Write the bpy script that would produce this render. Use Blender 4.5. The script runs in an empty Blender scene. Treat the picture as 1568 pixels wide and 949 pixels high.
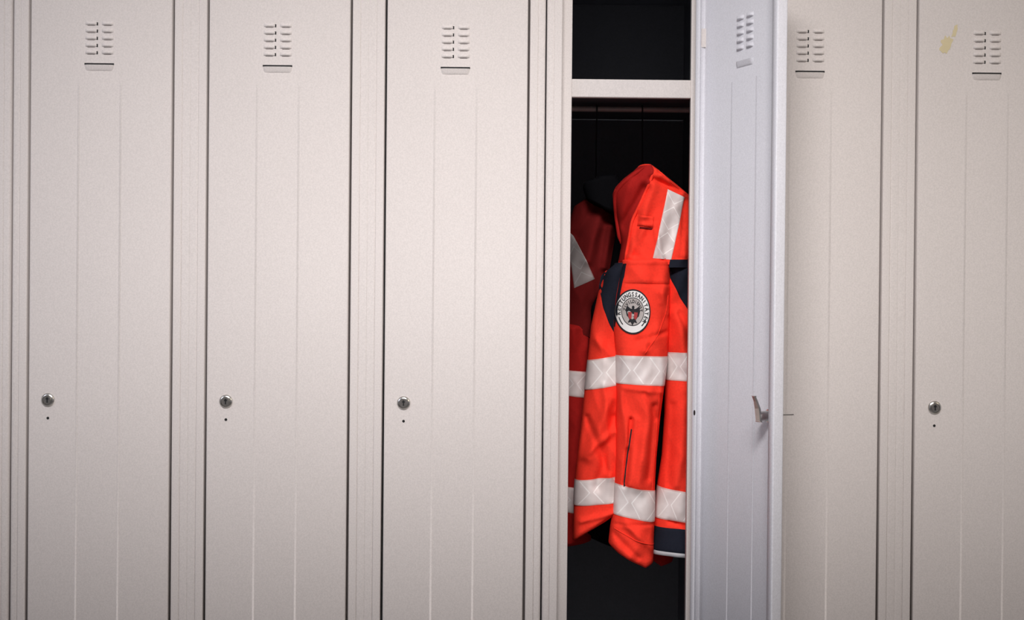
import bpy, math, random
from mathutils import Vector, Matrix, noise
random.seed(3)
S=0.30/271.5          # metres per measured unit on the locker front plane
D=2.3; CZ=1.21; ROLL=0.0093
sc=bpy.context.scene
sc.view_settings.view_transform='Standard'
def W(px,py,k=1.0):
    return ((px-784)+ROLL*(py-474))*S*k, CZ-((py-474)-ROLL*(px-784))*S*k

# ------------------------------------------------------------ materials
def newmat(name):
    m=bpy.data.materials.new(name); m.use_nodes=True
    return m,m.node_tree.nodes,m.node_tree.links,m.node_tree.nodes['Principled BSDF']
def paint(name,c1,c2,rough=.58,speck=.065,bump=.08,metal=0.0):
    m,n,l,b=newmat(name)
    tc=n.new('ShaderNodeTexCoord')
    big=n.new('ShaderNodeTexNoise'); big.inputs['Scale'].default_value=2.2; big.inputs['Detail'].default_value=3
    l.new(tc.outputs['Object'],big.inputs['Vector'])
    mix=n.new('ShaderNodeMix'); mix.data_type='RGBA'
    mix.inputs['A'].default_value=(*c1,1); mix.inputs['B'].default_value=(*c2,1)
    l.new(big.outputs['Fac'],mix.inputs['Factor'])
    sp=n.new('ShaderNodeTexNoise'); sp.inputs['Scale'].default_value=420; sp.inputs['Detail'].default_value=2
    l.new(tc.outputs['Object'],sp.inputs['Vector'])
    mr=n.new('ShaderNodeMapRange'); mr.inputs['From Min'].default_value=.3; mr.inputs['From Max'].default_value=.7
    mr.inputs['To Min'].default_value=1-speck; mr.inputs['To Max'].default_value=1+speck
    l.new(sp.outputs['Fac'],mr.inputs['Value'])
    vm=n.new('ShaderNodeVectorMath'); vm.operation='SCALE'
    l.new(mix.outputs['Result'],vm.inputs[0]); l.new(mr.outputs['Result'],vm.inputs['Scale'])
    l.new(vm.outputs['Vector'],b.inputs['Base Color'])
    bp=n.new('ShaderNodeBump'); bp.inputs['Strength'].default_value=bump; bp.inputs['Distance'].default_value=.0006
    l.new(sp.outputs['Fac'],bp.inputs['Height']); l.new(bp.outputs['Normal'],b.inputs['Normal'])
    b.inputs['Roughness'].default_value=rough; b.inputs['Metallic'].default_value=metal
    b.inputs['Specular IOR Level'].default_value=.3
    return m
def plain(name,c,rough=.5,metal=0,var=.15,scale=60):
    m,n,l,b=newmat(name)
    tc=n.new('ShaderNodeTexCoord'); no=n.new('ShaderNodeTexNoise'); no.inputs['Scale'].default_value=scale
    l.new(tc.outputs['Object'],no.inputs['Vector'])
    cr=n.new('ShaderNodeValToRGB')
    cr.color_ramp.elements[0].color=(*[x*(1-var) for x in c],1); cr.color_ramp.elements[1].color=(*[min(1,x*(1+var)) for x in c],1)
    l.new(no.outputs['Fac'],cr.inputs['Fac']); l.new(cr.outputs['Color'],b.inputs['Base Color'])
    b.inputs['Roughness'].default_value=rough; b.inputs['Metallic'].default_value=metal
    return m
def fabric(name,c,rough=.9,var=.05,spec=.06):
    m,n,l,b=newmat(name)
    tc=n.new('ShaderNodeTexCoord')
    no=n.new('ShaderNodeTexNoise'); no.inputs['Scale'].default_value=260; no.inputs['Detail'].default_value=2
    l.new(tc.outputs['Object'],no.inputs['Vector'])
    cr=n.new('ShaderNodeValToRGB')
    cr.color_ramp.elements[0].position=.3; cr.color_ramp.elements[1].position=.7
    cr.color_ramp.elements[0].color=(*[x*(1-var) for x in c],1); cr.color_ramp.elements[1].color=(*[min(1,x*(1+var)) for x in c],1)
    l.new(no.outputs['Fac'],cr.inputs['Fac']); l.new(cr.outputs['Color'],b.inputs['Base Color'])
    w=n.new('ShaderNodeTexNoise'); w.inputs['Scale'].default_value=700; w.inputs['Detail'].default_value=1
    l.new(tc.outputs['Object'],w.inputs['Vector'])
    bp=n.new('ShaderNodeBump'); bp.inputs['Strength'].default_value=.22; bp.inputs['Distance'].default_value=.0008
    l.new(w.outputs['Fac'],bp.inputs['Height']); l.new(bp.outputs['Normal'],b.inputs['Normal'])
    b.inputs['Roughness'].default_value=rough; b.inputs['Specular IOR Level'].default_value=spec
    return m
def reflective(name,k=1.0):
    m,n,l,b=newmat(name)
    uv=n.new('ShaderNodeTexCoord'); sx=n.new('ShaderNodeSeparateXYZ'); l.new(uv.outputs['UV'],sx.inputs[0])
    def M(op,a,bb=None):
        q=n.new('ShaderNodeMath'); q.operation=op
        for i,v in enumerate((a,bb)):
            if v is None: continue
            if isinstance(v,(int,float)): q.inputs[i].default_value=v
            else: l.new(v,q.inputs[i])
        return q.outputs[0]
    fr=M('FRACT',sx.outputs['X']); tri=M('MULTIPLY',M('ABSOLUTE',M('SUBTRACT',fr,.5)),2.0)
    vv=M('MULTIPLY',M('ABSOLUTE',M('SUBTRACT',sx.outputs['Y'],.5)),1.4)
    d=M('ABSOLUTE',M('SUBTRACT',tri,M('ADD',vv,.12)))
    line=M('MULTIPLY',M('LESS_THAN',d,.045),.6)
    edge=M('GREATER_THAN',M('ABSOLUTE',M('SUBTRACT',sx.outputs['Y'],.5)),.455)
    nz=n.new('ShaderNodeTexNoise'); nz.inputs['Scale'].default_value=35; l.new(uv.outputs['Object'],nz.inputs['Vector'])
    cr=n.new('ShaderNodeValToRGB'); cr.color_ramp.elements[0].position=.3; cr.color_ramp.elements[1].position=.7
    cr.color_ramp.elements[0].color=(.62*k,.54*k,.52*k,1); cr.color_ramp.elements[1].color=(.78*k,.71*k,.69*k,1)
    l.new(nz.outputs['Fac'],cr.inputs['Fac'])
    m1=n.new('ShaderNodeMix'); m1.data_type='RGBA'; l.new(line,m1.inputs['Factor']); l.new(cr.outputs['Color'],m1.inputs['A']); m1.inputs['B'].default_value=(.96*k,.93*k,.91*k,1)
    m2=n.new('ShaderNodeMix'); m2.data_type='RGBA'; l.new(edge,m2.inputs['Factor']); l.new(m1.outputs['Result'],m2.inputs['A']); m2.inputs['B'].default_value=(.66*k,.46*k,.43*k,1)
    l.new(m2.outputs['Result'],b.inputs['Base Color']); b.inputs['Roughness'].default_value=.5
    return m
PAINT=paint('grey_powder_coat',(.595,.548,.528),(.65,.60,.58))
DOORIN=paint('cool_lit_door_paint',(.60,.595,.635),(.65,.645,.69),rough=.5)  # locker paint with the cool light on the open door tinted in
DARK=paint('shaded_interior_paint',(.16,.165,.19),(.20,.205,.23),rough=.6)  # locker paint darkened; the shade inside is put into the colour
BLACK=plain('black_void',(.006,.006,.007),.8)
SLIT=plain('dark_slit',(.12,.10,.095),.8)
CHROME=plain('chrome_metal',(.68,.66,.63),.25,1.0,.05)
DCHROME=plain('worn_steel',(.34,.32,.30),.35,1.0,.2)
RAILM=plain('rail_steel',(.55,.49,.46),.5,.2,.1)
RED=fabric('red_orange_fabric',(.93,.047,.026))
REDC=fabric('shaded_red_fabric',(.36,.014,.012))  # jacket red darkened for the collar's shade; also on the inner hem
REDD=fabric('deep_shaded_red_fabric',(.13,.009,.009))  # jacket red with deep shade put into the colour
REDM=fabric('mid_shaded_red_fabric',(.40,.016,.014))  # back jacket's lower red, weaker shade put into the colour
NAVY=fabric('navy_fabric',(.014,.016,.025))
LINING=fabric('black_lining',(.005,.005,.006),spec=0)
REFL=reflective('reflective_tape',1.03); REFLD=reflective('reflective_tape_shaded',.42)  # second tape darkened to carry the shade on the back jacket
WHITE=plain('badge_white_thread',(.80,.78,.76),.7,0,.05,300)
BGREY=plain('badge_grey_thread',(.42,.38,.36),.7,0,.1,300)
BBLACK=plain('badge_black_thread',(.010,.010,.013),.8)
BRED=plain('badge_red_thread',(.36,.03,.03),.7)
PIPE=plain('grey_piping',(.40,.40,.42),.6)
STAIN=plain('yellow_stain',(.62,.53,.33),.5,0,.1,40)

# ------------------------------------------------------------ mesh helpers
def mesh(name,verts,faces,mat,parent=None,smooth=False,uvs=None,fm=None):
    me=bpy.data.meshes.new(name); me.from_pydata([tuple(v) for v in verts],[],faces); me.update()
    mats=mat if isinstance(mat,(list,tuple)) else [mat]
    for q in mats: me.materials.append(q)
    if fm:
        for p,i in zip(me.polygons,fm): p.material_index=i
    if smooth:
        for p in me.polygons: p.use_smooth=True
    if uvs:
        ul=me.uv_layers.new(name='UVMap')
        for lp in me.loops: ul.data[lp.index].uv=uvs[lp.vertex_index]
    o=bpy.data.objects.new(name,me); sc.collection.objects.link(o)
    if parent: o.parent=parent
    return o
def empty(name,loc=(0,0,0),rz=0):
    e=bpy.data.objects.new(name,None); sc.collection.objects.link(e); e.location=loc; e.rotation_euler=(0,0,rz); e.empty_display_size=.05
    return e
def boxes(name,lst,mat,parent=None,bevel=0):
    V=[];F=[]
    for (x0,x1,y0,y1,z0,z1) in lst:
        b=len(V)
        V+=[(x0,y0,z0),(x1,y0,z0),(x1,y1,z0),(x0,y1,z0),(x0,y0,z1),(x1,y0,z1),(x1,y1,z1),(x0,y1,z1)]
        F+=[tuple(b+i for i in f) for f in ((0,3,2,1),(4,5,6,7),(0,1,5,4),(1,2,6,5),(2,3,7,6),(3,0,4,7))]
    o=mesh(name,V,F,mat,parent)
    if bevel:
        m=o.modifiers.new('b','BEVEL'); m.width=bevel; m.segments=2
    return o
def roundpoly(P,R,seg=5):
    out=[P[0]]
    for i in range(1,len(P)-1):
        r=R[i] if isinstance(R,(list,tuple)) else R
        a,b,c=Vector(P[i-1]),Vector(P[i]),Vector(P[i+1])
        d1=(a-b);d2=(c-b)
        r=min(r,d1.length*.49,d2.length*.49)
        if r<=1e-5: out.append(tuple(b)); continue
        p=b+d1.normalized()*r; q=b+d2.normalized()*r
        for k in range(seg+1):
            t=k/seg; out.append(tuple(p*(1-t)**2+b*2*t*(1-t)+q*t*t))
    out.append(P[-1]); return out
def extrude(name,prof,z0,z1,mat,parent=None,thick=.0012,smooth=True):
    V=[];F=[];n=len(prof)
    for z in (z0,z1):
        V+=[(x,y,z) for x,y in prof]
    for i in range(n-1): F.append((i,i+1,n+i+1,n+i))
    o=mesh(name,V,F,mat,parent,False)
    m=o.modifiers.new('s','SOLIDIFY'); m.thickness=thick; m.offset=0
    if smooth:
        for p in o.data.polygons: p.use_smooth=True
        o.data.set_sharp_from_angle(angle=math.radians(32))
    return o
def lathe(name,prof,mat,parent,loc,axis='-Y',n=32,rot=None):
    V=[];F=[]
    for (r,h) in prof:
        for k in range(n):
            a=2*math.pi*k/n; V.append((r*math.cos(a),-h,r*math.sin(a)))
    m=len(prof)
    for i in range(m-1):
        for k in range(n):
            k2=(k+1)%n; F.append((i*n+k,i*n+k2,(i+1)*n+k2,(i+1)*n+k))
    F.append(tuple(range(n))); F.append(tuple(reversed(range((m-1)*n,m*n))))
    o=mesh(name,V,F,mat,parent,True); o.data.set_sharp_from_angle(angle=math.radians(40))
    o.location=loc
    if rot: o.rotation_euler=rot
    return o

# ------------------------------------------------------------ lockers
DW=214*S; DT=.018; ZB,ZT=.13,1.80
LEFT0=-737
def zrow(y): return CZ-(y-474+5.9)*S
LOCKZ=CZ-143.6*S
def louvres(parent,xc,face_y,sgn,dark=True):
    V=[];F=[];SV=[];TV=[]
    for r in range(5):
        zc=zrow(36.5+11*r)
        for side in (-1,1):
            cx=xc+side*12.5*S; hw=9.5*S; hh=3.9*S; nx,nt=14,10; b=len(V)
            for j in range(nt+1):
                t=j/nt
                dp=math.sin(min(1,t/.72)*math.pi/2) if t<=.72 else 1-.95*((t-.72)/.28)**1.5
                for i in range(nx+1):
                    x=-1+2*i/nx; e=(1-abs(x)**3)
                    V.append((cx+x*hw,face_y-sgn*(.0036*dp*e)+sgn*.0003,zc+hh-2*hh*t))
            for j in range(nt):
                for i in range(nx):
                    q=b+j*(nx+1)+i; F.append((q,q+nx+1,q+nx+2,q+1))
            if dark:
                SV.append((cx-hw*.6,cx+hw*.6,face_y-.0003,face_y+.0004,zc-hh-.3*S,zc-hh+.1*S))
                ex=cx-side*hw*.95
                if side<0: TV.append((ex-.9*S,ex+1.2*S,face_y-.0007,face_y+.0004,zc-hh*.9,zc+hh*.25))
    o=mesh('vent_louvres',V,F,PAINT if dark else DOORIN,parent,True)
    if dark: boxes('vent_slits',SV,SLIT,parent); boxes('vent_openings',TV,BLACK,parent)
    # name card pocket
    w=22.5*S; z0=zrow(100.2); V=[];F=[]; nx,nt=24,10
    for j in range(nt+1):
        t=j/nt; dp=(1-t)**.5*.0030
        for i in range(nx+1):
            x=-1+2*i/nx; e=(1-abs(x)**10)
            V.append((xc+x*w*(1-.10*t**2),face_y-sgn*dp*e+sgn*.0002,z0-t*9.5*S))
    for j in range(nt):
        for i in range(nx):
            q=j*(nx+1)+i; F.append((q,q+nx+1,q+nx+2,q+1))
    mesh('card_pocket',V,F,PAINT if dark else DOORIN,parent,True)
    if dark: boxes('card_slot',[(xc-w,xc+w,face_y-.0006,face_y+.0005,z0-.1*S,z0+2.6*S)],BLACK,parent)
def bead(parent,x,face_y,z0,z1,mat,h=.0007,w=1.6*S):
    V=[];F=[];n=6
    zs=[z1,z1-.004,z1-.012,z0]; hs=[0,.7,1,1]
    for z,hh in zip(zs,hs):
        for i in range(n+1):
            a=math.pi*i/n; V.append((x-w*math.cos(a),face_y-h*hh*math.sin(a),z))
    for j in range(3):
        for i in range(n):
            q=j*(n+1)+i; F.append((q,q+n+1,q+n+2,q+1))
    return mesh('pressed_bead',V,F,mat,parent,True)
def lockset(parent,x,fy):
    lathe('lock_cylinder',[(10.3*S,-.001),(10.3*S,.001),(9.2*S,.0026),(7.4*S,.0034),(6.8*S,.002),(6.3*S,.002)],CHROME,parent,(x,fy,LOCKZ))
    lathe('lock_core',[(6.2*S,.0),(6.2*S,.0036),(5.4*S,.0044)],DCHROME,parent,(x,fy,LOCKZ))
    boxes('keyhole',[(x-.9*S,x+.9*S,fy-.0050,fy-.003,LOCKZ-4.2*S,LOCKZ+4.2*S),(x-2*S,x+2*S,fy-.0049,fy-.003,LOCKZ+.5*S,LOCKZ+3*S)],BLACK,parent)
    lathe('number_hole',[(2.1*S,0),(2.1*S,.0003)],BLACK,parent,(x,fy,LOCKZ-28*S),n=16)
def door(parent,is_open,k):
    mat=PAINT
    prof=roundpoly([(-DW+.013,DT),(-DW,DT),(-DW,0),(0,0),(0,DT),(-.013,DT)],[0,.0015,.0028,.0028,.0015,0],5)
    extrude('door_shell',prof,ZB,ZT,DOORIN if is_open else mat,parent,.0012)
    boxes('door_ends',[(-DW+.001,-.001,.001,DT,ZB,ZB+.0012),(-DW+.001,-.001,.001,DT,ZT-.0012,ZT)],mat,parent)
    xc=-DW+104*S
    louvres(parent,xc,-.0005,1,True)
    for off in (73,137): bead(parent,-DW+off*S,-.0006,ZB+.08,zrow(128),mat,.0006 if k<1 else .00025,1.5*S)
    lx=-DW+29.5*S
    lockset(parent,lx,-.0006)
    if is_open:
        louvres(parent,xc,.0008,-1,False)
        for off in (73,137):
            b=bead(parent,-DW+off*S,-.0008,ZB+.08,zrow(128),DOORIN,.00022)
            for v in b.data.vertices: v.co.y=-v.co.y
        # inner cam latch: stem, nut and lever
        lathe('latch_stem',[(9.5*S,0),(9.5*S,-.006),(8*S,-.0075),(7.4*S,-.0075),(7.4*S,-.019),(6.5*S,-.024)],CHROME,parent,(lx,0,LOCKZ-1*S),n=24)
        V=[];F=[]
        path=[(0,.0225,-9),(0,.0235,0),(0,.0250,10),(0,.0285,20),(0,.0325,28)]
        for (a,y,z) in path:
            w=(6.0 if z<12 else 4)*S
            for sx_,sy in ((-w,-.0017),(w,-.0017),(w,.0017),(-w,.0017)): V.append((lx+a+sx_,y+sy,LOCKZ+z*S))
        for j in range(len(path)-1):
            for i in range(4):
                i2=(i+1)%4; F.append((j*4+i,j*4+i2,(j+1)*4+i2,(j+1)*4+i))
        F+= [(0,1,2,3),(19,18,17,16)]
        o=mesh('latch_lever',V,F,CHROME,parent); m=o.modifiers.new('b','BEVEL'); m.width=.0012; m.segments=3
        boxes('key',[(lx-.0008,lx+.0008,-.042,-.004,LOCKZ-.001,LOCKZ+.0006)],DCHROME,parent)
        lathe('strike_hole',[(2.4*S,0),(2.4*S,-.0004)],BLACK,parent,(-.009,DT+.0007,LOCKZ-10*S),n=14).scale=(1,1,1.7)
def locker(k):
    e=empty('metal_locker')
    dl=(LEFT0+271.5*k)*S; xb=dl-28.75*S; xe=xb+.30
    isopen=(k==3)
    unitL=(k%3==0); unitR=(k%3==2)
    g=4.4*S
    def stile(nm,x0,x1,lip,unit,sgn):
        r=.0090 if unit else .0009
        a=.0016 if unit else .0002
        w=x1-x0
        P=[(a,.03),(a,.0012),(w*.46,.0012),(w*.50,.0022),(w*.54,.0006),(w,.0006),(w,.022),(w+g+lip,.022),(w+g+lip,.036)]
        R=[0,r,.0008,.0006,.0008,.0022,.0005,.0015,0]
        P=roundpoly(P,R,6)
        P=[((x0+x) if sgn>0 else (x1-x),y) for x,y in P]
        if sgn<0: P=P[::-1]
        extrude(nm,P,.10,1.84,PAINT,e,.0010)
    stile('frame_stile_left',xb,dl-g,11.5*S,unitL,1)
    stile('frame_stile_right',dl+DW+g,xe,17.5*S,unitR,-1)
    # dark strips standing in for the shade in the gaps beside the door
    if not isopen:
        boxes('gap_shade',[(dl-g+.0008,dl+.004,.0188,.0212,.13,1.80)],BLACK,e)
        boxes('hinge_gap_shade',[(dl+DW+.0004,dl+DW+.004,.0195,.0212,.13,1.80)],SLIT,e)
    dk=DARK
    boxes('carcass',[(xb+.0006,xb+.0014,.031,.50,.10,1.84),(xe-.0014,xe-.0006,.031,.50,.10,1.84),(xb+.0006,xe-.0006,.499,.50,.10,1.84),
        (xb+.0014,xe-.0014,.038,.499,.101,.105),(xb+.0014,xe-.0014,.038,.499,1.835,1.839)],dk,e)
    boxes('header_rail',[(dl-g,dl+DW+g,.001,.016,1.803,1.84)],PAINT,e,.001)
    boxes('plinth',[(xb+.0006,xe-.0006,.02,.49,0.001,.099)],PAINT,e,.001)
    if isopen:
        ztop=CZ+357.7*S; zbt=CZ+329.7*S
        boxes('shelf_front',[(dl+11.7*S,dl+DW-17.7*S,.023,.035,zbt,ztop)],PAINT,e,.0015)
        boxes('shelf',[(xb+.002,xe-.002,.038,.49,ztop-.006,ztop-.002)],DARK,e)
        zr=CZ+(474-169+1.7)*S*1.11; kr=xb+.0016
        V=[];F=[];n=20
        for x in (kr,xe-.0016):
            for i in range(n): a=2*math.pi*i/n; V.append((x,.25+.005*math.cos(a),zr+.005*math.sin(a)))
        for i in range(n): F.append((i,(i+1)%n,n+(i+1)%n,n+i))
        mesh('hanging_rail',V,F,RAILM,e,True)
    d=bpy.data.objects.new('door_assembly',None); sc.collection.objects.link(d); d.parent=e
    d.location=(dl+DW,0 if not isopen else -.001,0); d.rotation_euler=(0,0,math.radians(113.5) if isopen else 0)
    door(d,isopen,k)
    if isopen:
        xx=dl+DW-4*S
        boxes('hinge_plates',[(xx-.003,xx+.014,-.005,.003,zz-.016,zz+.016) for zz in (zrow(50),.5)],PAINT,e,.001)
    if k==5:
        # dried yellowish mark on the paint
        V=[];F=[]
        for (cx,cy,rx,ry,tilt,sd) in ((1449,68,8,13,.35,1),(1463,47,3.2,10,.25,5)):
            X,Z=W(cx,cy); b=len(V); V.append((X-d.location.x,-.0009,Z)); n=40
            for i in range(n):
                a=2*math.pi*i/n; rr=1+.6*noise.noise((math.cos(a)*2.2,math.sin(a)*2.2,sd))
                u,v=rx*rr*math.cos(a),ry*rr*math.sin(a)
                V.append((X-d.location.x+(u*math.cos(tilt)+v*math.sin(tilt))*S,-.0009,Z+(v*math.cos(tilt)-u*math.sin(tilt))*S))
            for i in range(n): F.append((b,b+1+(i+1)%n,b+1+i))
        mesh('dried_stain',V,F,STAIN,d)
    return e
for k in range(-1,7): locker(k)

# ------------------------------------------------------------ jacket
KD=1.043
def lin(tab,t):
    if t<=tab[0][0]: return tab[0][1]
    for (a,va),(b,vb) in zip(tab,tab[1:]):
        if t<=b: return va+(vb-va)*(t-a)/(b-a)
    return tab[-1][1]
def sm(tab,t,h=7): return (lin(tab,t-h)+2*lin(tab,t-h/2)+2*lin(tab,t)+2*lin(tab,t+h/2)+lin(tab,t+h))/8
def clamp(x,a=0,b=1): return max(a,min(b,x))
class Piece:
    def __init__(s,xl,xr,top,bot,y0,bulge,back=.04,wr=(.005,.002),seed=0,folds=(),calm=(),kd=KD,p=.75,fa=1.7):
        s.__dict__.update(locals())
    def L(s,py): return sm(s.xl,py)
    def R(s,py): return sm(s.xr,py)
    def wrk(s,px,py):
        qx=px+6*noise.noise((px/40,py/40,s.seed+3))
        a=noise.noise((qx/24+py/95,py/75,s.seed))*s.wr[0]
        b=(abs(noise.noise((qx/34-py/90,py/70,s.seed+7)))-.2)*-2*s.wr[1]*.6
        c=noise.noise((px/14+py/24,py/24,s.seed+13))*s.wr[1]*.25
        w=a+b+c
        for (x1,y1,x2,y2,wd,am) in s.folds:
            dx,dy=x2-x1,y2-y1; L2=dx*dx+dy*dy
            t=((px-x1)*dx+(py-y1)*dy)/L2; tt=clamp(t)
            ux,uy=x1+dx*tt,y1+dy*tt; d2=(px-ux)**2+(py-uy)**2
            w+=am*s.fa*math.exp(-d2/(wd*wd))
        for (cx,cy,r) in s.calm:
            d=math.hypot(px-cx,py-cy)/r
            f=clamp((d-1)/.6); w*=f
        return w
    def y(s,px,py):
        l,r=s.L(py),s.R(py); u=clamp((px-l)/(r-l)); q=max(0,1-(2*u-1)**2)**.5
        f=clamp(q*1.6)
        return s.y0-s.bulge*q**s.p - s.wrk(px,py)*f
    def pt(s,px,py,off=0):
        X,Z=W(px,py,s.kd); return (X,s.y(px,py)-off,Z)
    def build(s,name,mat,parent,na=110,nv=220):
        V=[];F=[]
        for j in range(nv+1):
            v=j/nv
            for i in range(na):
                a=2*math.pi*i/na; u=(1-math.cos(a))/2; front=math.sin(a)>=0
                py=lin(s.top,u)*(1-v)+lin(s.bot,u)*v
                l,r=s.L(py),s.R(py); px=l+(r-l)*u
                X,Z=W(px,py,s.kd)
                capf=clamp(min(v,1-v)*nv/4)**.5
                if front:
                    yy=s.y(px,py); yy=s.y0-(s.y0-yy)*(.75+.25*capf)
                else: yy=s.y0+s.back*abs(math.sin(a))
                V.append((X,yy,Z))
        for j in range(nv):
            for i in range(na):
                i2=(i+1)%na; F.append((j*na+i,(j+1)*na+i,(j+1)*na+i2,j*na+i2))
        for j,rev in ((0,False),(nv,True)):
            c=len(V); cx=sum((Vector(V[j*na+i]) for i in range(na)),Vector())/na; V.append(tuple(cx))
            for i in range(na):
                i2=(i+1)%na; f=(c,j*na+i,j*na+i2); F.append(f[::-1] if rev else f)
        return mesh(name,V,F,mat,parent,True)
    def band(s,name,y0l,y0r,y1l,y1r,parent,mat,off=.0012,u0=0,u1=1,n=60,m=14,rep=.9):
        V=[];F=[];UV=[]
        for j in range(m+1):
            v=j/m
            for i in range(n+1):
                a0=math.acos(1-2*u0); a1=math.acos(1-2*u1); a=a0+(a1-a0)*i/n; u=(1-math.cos(a))/2
                py=(y0l*(1-u)+y0r*u)*(1-v)+(y1l*(1-u)+y1r*u)*v
                l,r=s.L(py),s.R(py); mid=(l+r)/2; px=l+(r-l)*u
                X,Z=W(mid+(px-mid)*1.018,py,s.kd)
                e=.35 if j in (0,m) else 1
                V.append((X,s.y(px,py)-off*e,Z)); UV.append(((px-l)/40*rep,v))
        for j in range(m):
            for i in range(n):
                q=j*(n+1)+i; F.append((q,q+n+1,q+n+2,q+1))
        return mesh(name,V,F,mat,parent,True,UV)
    def quad(s,name,c,parent,mat,off=.0012,n=24,m=24,uvrep=(1,1),swap=False):
        V=[];F=[];UV=[]
        for j in range(m+1):
            v=j/m
            for i in range(n+1):
                u=i/n
                px=(c[0][0]*(1-u)+c[1][0]*u)*(1-v)+(c[3][0]*(1-u)+c[2][0]*u)*v
                py=(c[0][1]*(1-u)+c[1][1]*u)*(1-v)+(c[3][1]*(1-u)+c[2][1]*u)*v
                e=.3 if (i in (0,n) or j in (0,m)) else 1
                V.append(s.pt(px,py,off*e)); UV.append((v*uvrep[1],u*uvrep[0]) if swap else (u*uvrep[0],v*uvrep[1]))
        for j in range(m):
            for i in range(n):
                q=j*(n+1)+i; F.append((q,q+n+1,q+n+2,q+1))
        return mesh(name,V,F,mat,parent,True,UV)
    def poly(s,name,left,right,parent,mat,off=.001,n=20,m=50):
        """patch between two edges given as tables keyed on height"""
        ya=max(left[0][0],right[0][0]); yb=min(left[-1][0],right[-1][0]); V=[];F=[]
        for j in range(m+1):
            py=ya+(yb-ya)*j/m; a,b=sm(left,py,4),sm(right,py,4)
            for i in range(n+1):
                px=a+(b-a)*i/n; e=.3 if i in(0,n) else 1
                V.append(s.pt(px,py,off*e))
        for j in range(m):
            for i in range(n):
                q=j*(n+1)+i; F.append((q,q+n+1,q+n+2,q+1))
        return mesh(name,V,F,mat,parent,True)
    def cord(s,name,pts,parent,mat,r=.0008,off=.0005):
        V=[];F=[];n=10; P=[]
        for (a,b) in zip(pts,pts[1:]):
            k=max(2,int(math.hypot(b[0]-a[0],b[1]-a[1])/3))
            for i in range(k): P.append((a[0]+(b[0]-a[0])*i/k,a[1]+(b[1]-a[1])*i/k))
        P.append(pts[-1]); Q=[Vector(s.pt(x,y,off)) for x,y in P]
        if r>.002:
            for _ in range(6): Q=[Q[0]]+[(Q[i-1]+Q[i]*2+Q[i+1])/4 for i in range(1,len(Q)-1)]+[Q[-1]]
        for i,q in enumerate(Q):
            t=(Q[min(i+1,len(Q)-1)]-Q[max(i-1,0)]).normalized(); nn=t.cross(Vector((0,1,0))).normalized(); bb=t.cross(nn)
            tp=min(1,(i+.5)/4,(len(Q)-i-.5)/4) if r>.002 else 1
            for k in range(n):
                a=2*math.pi*k/n; V.append(q+(nn*math.cos(a)+bb*math.sin(a))*r*tp)
        for i in range(len(Q)-1):
            for k in range(n): F.append((i*n+k,i*n+(k+1)%n,(i+1)*n+(k+1)%n,(i+1)*n+k))
        return mesh(name,V,F,mat,parent,True)

J=empty('paramedic_jacket')
C=Piece([(390,956),(420,950),(450,944),(500,940),(545,943),(590,944),(700,943),(780,940),(805,936),(830,933),(870,934)],
        [(390,1026),(450,1028),(500,1026),(545,1023),(590,1018),(640,1012),(700,1006),(740,1004),(800,1003),(870,1001)],
        [(0,398),(1,396)],[(0,832),(.2,845),(.5,857),(.8,867),(1,860)],.105,.042,.05,(.009,.005),2,
        folds=[(1000,500,1022,620,9,.004),(1018,440,985,535,7,.004),(948,600,960,680,5,.003),(990,600,975,740,10,.005),(1000,620,992,730,5,-.004),
               (958,800,1000,838,6,.004),(940,815,975,850,5,-.003),(975,520,1020,508,4,-.003),(960,436,1024,436,2,-.0022),(958,402,1024,402,2,.0015),
               (965,640,955,738,3,-.006),(972,640,962,738,4,.003),(950,592,1018,600,4,.002),(1010,450,1022,480,5,.004),(938,800,1003,800,2,-.0015),
               (1008,470,990,530,4,-.003),(985,600,1003,640,4,-.003)],
        calm=[(967,477,34)])
Lp=Piece([(400,950),(412,930),(450,919),(500,908),(550,903),(600,898),(650,893),(700,887),(750,882),(830,880)],
        [(400,972),(500,972),(780,965),(830,955)],[(0,414),(.5,404),(1,400)],[(0,832),(.3,815),(.6,800),(1,775)],.14,.046,.05,(.010,.005),9,
        folds=[(935,610,900,700,8,.005),(942,640,915,745,7,-.004),(912,520,938,545,6,.003),(890,700,940,660,6,.004),(890,800,940,785,4,.003),(925,590,935,730,5,.003),
               (900,640,930,720,5,-.004)])
Rp=Piece([(385,1018),(430,1018),(545,1020),(590,1022),(640,1021),(700,1017),(745,1010),(800,1004),(855,998)],
        [(385,1080),(860,1088)],[(0,390),(1,395)],[(0,848),(1,853)],.125,.045,.04,(.009,.0045),17,
        folds=[(1035,480,1050,560,8,.005),(1050,600,1035,740,8,.004),(1030,620,1024,740,5,-.003),(1025,798,1058,806,3,-.003),(1040,480,1058,520,5,-.004)])
Sp=Piece([(250,984),(258,976),(270,960),(285,945),(296,941),(310,943),(340,949),(375,955),(400,950),(415,948)],
        [(250,994),(256,1004),(266,1018),(280,1038),(300,1062),(330,1074),(410,1086)],
        [(0,252),(1,252)],[(0,408),(1,408)],.13,.055,.05,(.009,.005),23,
        folds=[(1004,262,985,330,8,.006),(985,290,955,345,7,-.007),(965,275,950,330,6,.004),(1012,270,1050,300,5,.005),(985,350,962,392,7,.005),
               (975,330,972,390,5,-.004),(1035,320,1045,390,8,.004),(995,275,1040,292,4,-.005),(1050,300,1040,395,3,-.003),(1000,345,1012,395,4,.004)])
C.build('jacket_side_panel',RED,J); Lp.build('jacket_front_panel',RED,J); Rp.build('sleeve',RED,J); Sp.build('shoulder_and_collar',RED,J)
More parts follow.
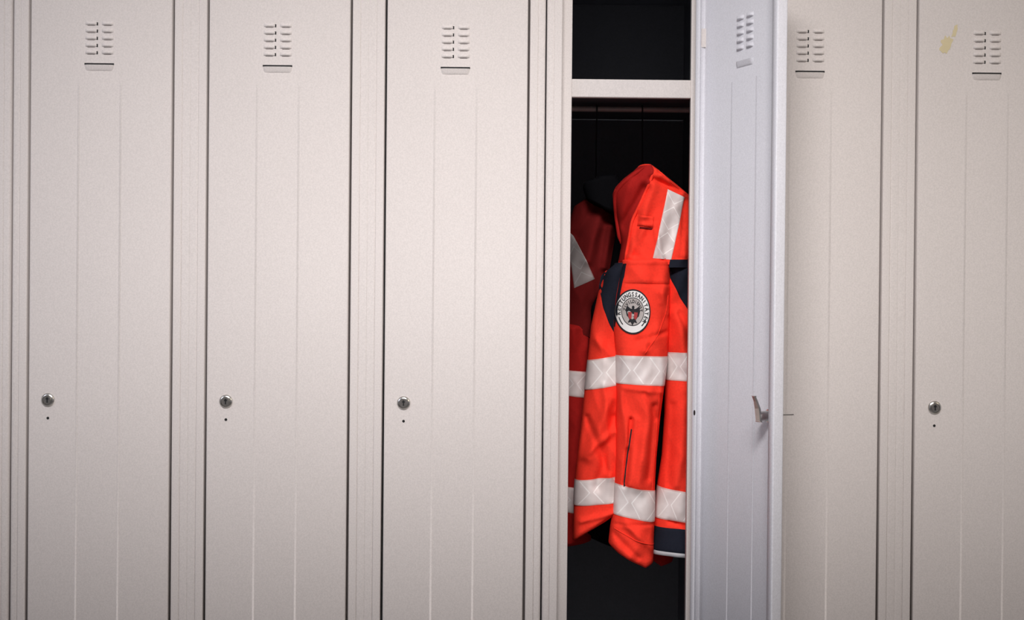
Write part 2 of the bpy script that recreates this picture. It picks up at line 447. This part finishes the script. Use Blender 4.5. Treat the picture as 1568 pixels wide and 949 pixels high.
T=Piece([(300,962),(420,940),(470,912),(600,915),(800,885)],[(300,1085),(840,1090)],[(0,330),(1,300)],[(0,815),(.15,838),(.3,822),(.5,842),(1,835)],.22,.05,.06,(.006,.003),31)
T.build('jacket_lining',LINING,J,80,120)  # black lining and filler torso; its colour supplies the shade between panels
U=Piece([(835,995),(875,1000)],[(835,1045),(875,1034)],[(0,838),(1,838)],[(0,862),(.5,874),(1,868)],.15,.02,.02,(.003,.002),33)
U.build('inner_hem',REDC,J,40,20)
# reflective tapes
C.band('tape_chest',543,545,586,590,J,REFL)
C.band('tape_hem',738,750,785,797,J,REFL)
Lp.band('tape_chest_front',552,540,598,586,J,REFL,rep=.8)
Lp.band('tape_hem_front',737,727,777,768,J,REFL,rep=.8)
Rp.band('tape_sleeve',539,540,582,584,J,REFL,rep=1.1)
Rp.band('tape_cuff',745,757,793,803,J,REFL,rep=1.1)
Sp.quad('tape_shoulder',[(1021,291),(1048,303),(1026,398),(998,396)],J,REFL,.0016,uvrep=(1,2.6),swap=True)
# collar shade put in as a darker red patch left of the lapel
Sp.poly('collar_shade',[(255,979),(262,970),(270,959),(285,944.5),(296,940.5),(310,942.5),(340,948.5),(375,954.5),(400,950)],[(255,996),(262,1000),(285,992),(310,980),(340,966),(375,961),(400,956)],J,REDC,.0030)
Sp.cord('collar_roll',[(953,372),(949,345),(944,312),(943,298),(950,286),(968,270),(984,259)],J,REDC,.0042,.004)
# navy inserts
Lp.poly('navy_insert',[(402,946),(420,924),(440,920),(470,924),(495,933),(514,944)],[(402,966),(430,966),(514,966)],J,NAVY,.0016)
C.poly('navy_edge',[(404,954),(420,950.5),(450,945),(480,941.5),(500,940.5)],[(404,963),(430,953),(450,949),(480,945),(500,941.5)],J,NAVY,.0016)
Rp.poly('navy_insert_sleeve',[(396,1020),(410,1021),(430,1028),(455,1040),(480,1056)],[(396,1068),(480,1070)],J,NAVY,.0018)
Sp.poly('navy_yoke',[(394,1025),(410,1022)],[(398,1078),(410,1082)],J,NAVY,.0018)
Rp.band('navy_cuff',806,811,842,848,J,NAVY,.0025)
Rp.band('cuff_piping',842,847,848,854,J,PIPE,.0028,m=4)
# yoke band, belt loop and seams
C.quad('yoke_band',[(957,400),(1024,400),(1024,435),(952,433)],J,RED,.0022,30,12)
Sp.quad('loop_tab',[(978,331),(1000,333),(998,349),(975,346)],J,RED,.0065,12,8)
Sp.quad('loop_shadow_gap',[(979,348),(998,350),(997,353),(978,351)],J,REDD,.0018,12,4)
C.cord('pocket_zip',[(966,655),(961,690),(957,720),(955,742)],J,BBLACK,.0018,0)
C.cord('seam_side',[(1008,600),(1005,650),(1001,700),(998,748)],J,RED,.0006)
C.cord('seam_chest',[(1022,452),(1018,480),(1005,512),(985,540)],J,RED,.0007)
C.cord('seam_hem',[(940,806),(970,822),(1002,832)],J,RED,.0007)
Sp.cord('collar_edge',[(1000,262),(992,285),(980,312),(967,340),(962,375),(957,400)],J,RED,.0026,.001)
Sp.cord('yoke_seam',[(1006,262),(1025,280),(1052,298)],J,RED,.001)
# black collar inside at the back
K=Piece([(262,903),(280,897),(330,915)],[(262,948),(280,965),(330,965)],[(0,274),(.5,264),(1,262)],[(0,300),(.4,318),(1,330)],.19,.03,.03,(.003,.002),5)
K.build('collar_lining',LINING,J,60,40)
# wire hanger hook to the rail
def tube(name,P,r,mat,parent,n=8):
    V=[];F=[];P=[Vector(p) for p in P]
    for i,q in enumerate(P):
        t=(P[min(i+1,len(P)-1)]-P[max(i-1,0)]).normalized(); up=Vector((1,.13,.07)); nn=t.cross(up).normalized(); bb=t.cross(nn)
        for k in range(n): a=2*math.pi*k/n; V.append(q+(nn*math.cos(a)+bb*math.sin(a))*r)
    for i in range(len(P)-1):
        for k in range(n): F.append((i*n+k,i*n+(k+1)%n,(i+1)*n+(k+1)%n,(i+1)*n+k))
    return mesh(name,V,F,mat,parent,True)
zr=CZ+(474-169+1.7)*S*1.11
hx=W(985,300,1.1)[0]; zt=W(985,275,KD)[1]
tube('hanger_hook',[(hx,.135,zt-.03),(hx,.16,zt+.0),(hx,.235,zt+.05)]+[(hx,.25-.0075*math.cos(a),zr+.0075*math.sin(a)) for a in [i*.35 for i in range(-2,9)]],.0013,BLACK,J)

# round sleeve badge
badge_c=(967,477); RX,RY=26.5,34
def bpt(u,v,off):
    t=-.06; uu=u*math.cos(t)-v*math.sin(t); vv=u*math.sin(t)+v*math.cos(t)
    px=badge_c[0]+uu*RX; py=badge_c[1]-vv*RY; X,Z=W(px,py,KD)
    return (X,C.y(px,py)-off,Z)
def disc(name,r0,r1,off,mat,cx=0,cy=0,nr=8,na=64):
    V=[];F=[]
    for j in range(nr+1):
        r=r0+(r1-r0)*j/nr
        for i in range(na):
            a=2*math.pi*i/na; V.append(bpt(cx+r*math.cos(a),cy+r*math.sin(a),off))
    for j in range(nr):
        for i in range(na): i2=(i+1)%na; F.append((j*na+i,j*na+i2,(j+1)*na+i2,(j+1)*na+i))
    return mesh(name,V,F,mat,J,True)
disc('badge_base',0,1.0,.0016,BBLACK); disc('badge_ring',0,.93,.0020,WHITE); disc('badge_line',.60,.635,.0023,BBLACK,nr=1); disc('badge_field',0,.60,.0023,BGREY)
def shape(name,pts,off,mat):
    return mesh(name,[bpt(u,v,off) for u,v in pts],[tuple(range(len(pts)))],mat,J)
def ring_text(name,txt,rad,size,a0,a1,off,mat,wx=.95,bold=.02):
    V=[];F=[];n=len(txt)
    for i,ch in enumerate(txt):
        cu=bpy.data.curves.new('t','FONT'); cu.body=ch; cu.size=1; cu.align_x='CENTER'; cu.resolution_u=3; cu.offset=bold
        ob=bpy.data.objects.new('t',cu); sc.collection.objects.link(ob)
        dg=bpy.context.evaluated_depsgraph_get(); me=bpy.data.meshes.new_from_object(ob.evaluated_get(dg))
        ang=math.radians(a0+(a1-a0)*i/(n-1)); b=len(V)
        for v in me.vertices:
            x=v.co.x*size*wx; y=v.co.y*size
            r=rad+y; V.append(bpt(r*math.cos(ang)+x*math.sin(ang)*1, r*math.sin(ang)-x*math.cos(ang),off))
        for p in me.polygons: F.append(tuple(b+q for q in p.vertices))
        bpy.data.objects.remove(ob); bpy.data.curves.remove(cu); bpy.data.meshes.remove(me)
    return mesh(name,V,F,mat,J)
ring_text('badge_text_outer','RETTUNGSSANITÄTER',.68,.28,190,-30,.0026,BBLACK,.85,.025)
ring_text('badge_text_inner','ZIVILDIENST',.39,.21,170,10,.0027,BBLACK,.9,.03)
eagle=[(0,.34),(.08,.28),(.06,.18),(.16,.2),(.34,.32),(.40,.1),(.34,-.12),(.24,-.2),(.18,-.3),(.26,-.44),(.1,-.4),(0,-.56),(-.1,-.4),(-.26,-.44),(-.18,-.3),(-.24,-.2),(-.34,-.12),(-.40,.1),(-.34,.32),(-.16,.2),(-.06,.18),(-.08,.28)]
shape('badge_eagle',[(x,y-.06) for x,y in eagle],.0028,BBLACK)
for sx_ in (-1,1):
    shape('badge_shield_half',[(sx_*.07,-.02),(sx_*.27,-.02),(sx_*.25,-.22),(sx_*.16,-.36),(sx_*.07,-.28)],.0031,BRED)
shape('badge_shield_bar',[(-.07,-.10),(.07,-.10),(.06,-.20),(-.06,-.20)],.0033,BGREY)
for a in (215,325):
    P=[( .82*math.cos(math.radians(a+d)), .82*math.sin(math.radians(a+d))) for d in (-14,-7,0,7,14)]
    Q=[( .77*math.cos(math.radians(a+d)), .77*math.sin(math.radians(a+d))) for d in (14,7,0,-7,-14)]
    shape('badge_arc',P+Q,.0025,BBLACK)
# second badge wrapped on the shoulder at the right edge
for nm,rr,off,mt in (('shoulder_badge_base',1,.0015,BBLACK),('shoulder_badge_ring',.88,.0022,WHITE),('shoulder_badge_field',.6,.0028,BRED)):
    V=[Sp.pt(1068,357,off)];F=[]
    for i in range(40): a=2*math.pi*i/40; V.append(Sp.pt(1068+12*rr*math.cos(a),357+18*rr*math.sin(a),off))
    for i in range(40): F.append((0,1+i,1+(i+1)%40))
    mesh(nm,V,F,mt,J,True)

# second jacket hanging deeper on the left
J2=empty('paramedic_jacket')
KB=1.095
B1=Piece([(285,895),(320,880),(360,868),(840,850)],[(285,930),(320,945),(400,950),(440,935),(470,912),(560,908),(840,908)],[(0,315),(.5,292),(1,300)],[(0,520),(1,520)],
        .25,.05,.05,(.010,.005),41,kd=KB,folds=[(930,300,900,400,8,.006),(915,310,885,360,7,-.005),(935,350,925,410,6,.006)])
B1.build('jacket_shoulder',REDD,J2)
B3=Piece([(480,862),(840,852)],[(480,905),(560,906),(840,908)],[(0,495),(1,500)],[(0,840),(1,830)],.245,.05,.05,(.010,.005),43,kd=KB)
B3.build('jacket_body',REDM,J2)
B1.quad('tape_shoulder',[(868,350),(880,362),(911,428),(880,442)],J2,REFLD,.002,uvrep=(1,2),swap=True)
B3.band('tape_chest',566,570,604,610,J2,REFL,.002); B3.band('tape_hem',742,748,780,788,J2,REFL,.002)
B2=Piece([(420,890),(500,905),(820,880)],[(420,940),(820,945)],[(0,430),(1,425)],[(0,815),(1,845)],.26,.03,.03,(.006,.003),47,kd=KB)
B2.build('jacket_lining',LINING,J2,70,100)
hx2=W(915,300,1.1)[0]
tube('hanger_hook',[(hx2,.255,W(0,300,KB)[1]-.02),(hx2,.252,zr-.05),(hx2,.243,zr-.012)]+[(hx2,.25-.0075*math.cos(a),zr+.0075*math.sin(a)) for a in [i*.35 for i in range(-1,9)]],.0013,BLACK,J2)

# ------------------------------------------------------------ room shell
FL=plain('grey_linoleum',(.30,.29,.28),.5,0,.1,8); WL=plain('white_wall_plaster',(.70,.69,.67),.9,0,.03,5)
boxes('floor',[(-4,4,-4,.60,-.05,0)],FL); boxes('wall_back',[(-4,4,.52,.62,0,2.8)],WL); boxes('ceiling',[(-4,4,-4,.62,2.8,2.85)],WL)

# ------------------------------------------------------------ lights
def area(name,loc,target,sx,sy,en,col,spread=180):
    l=bpy.data.lights.new(name,'AREA'); l.shape='RECTANGLE'; l.size=sx; l.size_y=sy; l.energy=en; l.color=col; l.spread=math.radians(spread)
    o=bpy.data.objects.new(name,l); sc.collection.objects.link(o); o.location=loc
    o.rotation_euler=(Vector(target)-Vector(loc)).to_track_quat('-Z','Y').to_euler(); return o
area('ceiling_lamp_main',(-.05,-1.9,2.7),(.0,0,.92),1.0,.35,14.5,(1,.965,.955),80)
area('cool_light_left',(-2.2,-1.5,2.2),(-.1,0,1.1),.9,.9,10,(.84,.87,1))  # unseen cool source at upper left, no fixture modelled
area('warm_light_right',(2.4,-1.8,2.3),(.6,0,1.1),.8,.8,9,(1,.86,.66))  # unseen warm source on the right, no fixture modelled
w=bpy.data.worlds.new('world'); sc.world=w; w.use_nodes=True
w.node_tree.nodes['Background'].inputs[0].default_value=(.98,.95,1,1); w.node_tree.nodes['Background'].inputs[1].default_value=.22

# ------------------------------------------------------------ camera
cam=bpy.data.cameras.new('camera'); co=bpy.data.objects.new('camera',cam); sc.collection.objects.link(co); sc.camera=co
cam.sensor_width=36; cam.lens=36*D/(1568*S)
a=math.radians(.45); b=math.radians(.4); r=math.atan(ROLL)
f=Vector((math.sin(a)*math.cos(b),math.cos(a)*math.cos(b),-math.sin(b))); ri=Vector((math.cos(a),-math.sin(a),0)); up=ri.cross(f)
r2=ri*math.cos(r)+up*math.sin(r); u2=up*math.cos(r)-ri*math.sin(r)
pos=Vector((0,0,CZ))-f*D
M=Matrix((r2,u2,-f)).transposed().to_4x4(); M.translation=pos; co.matrix_world=M
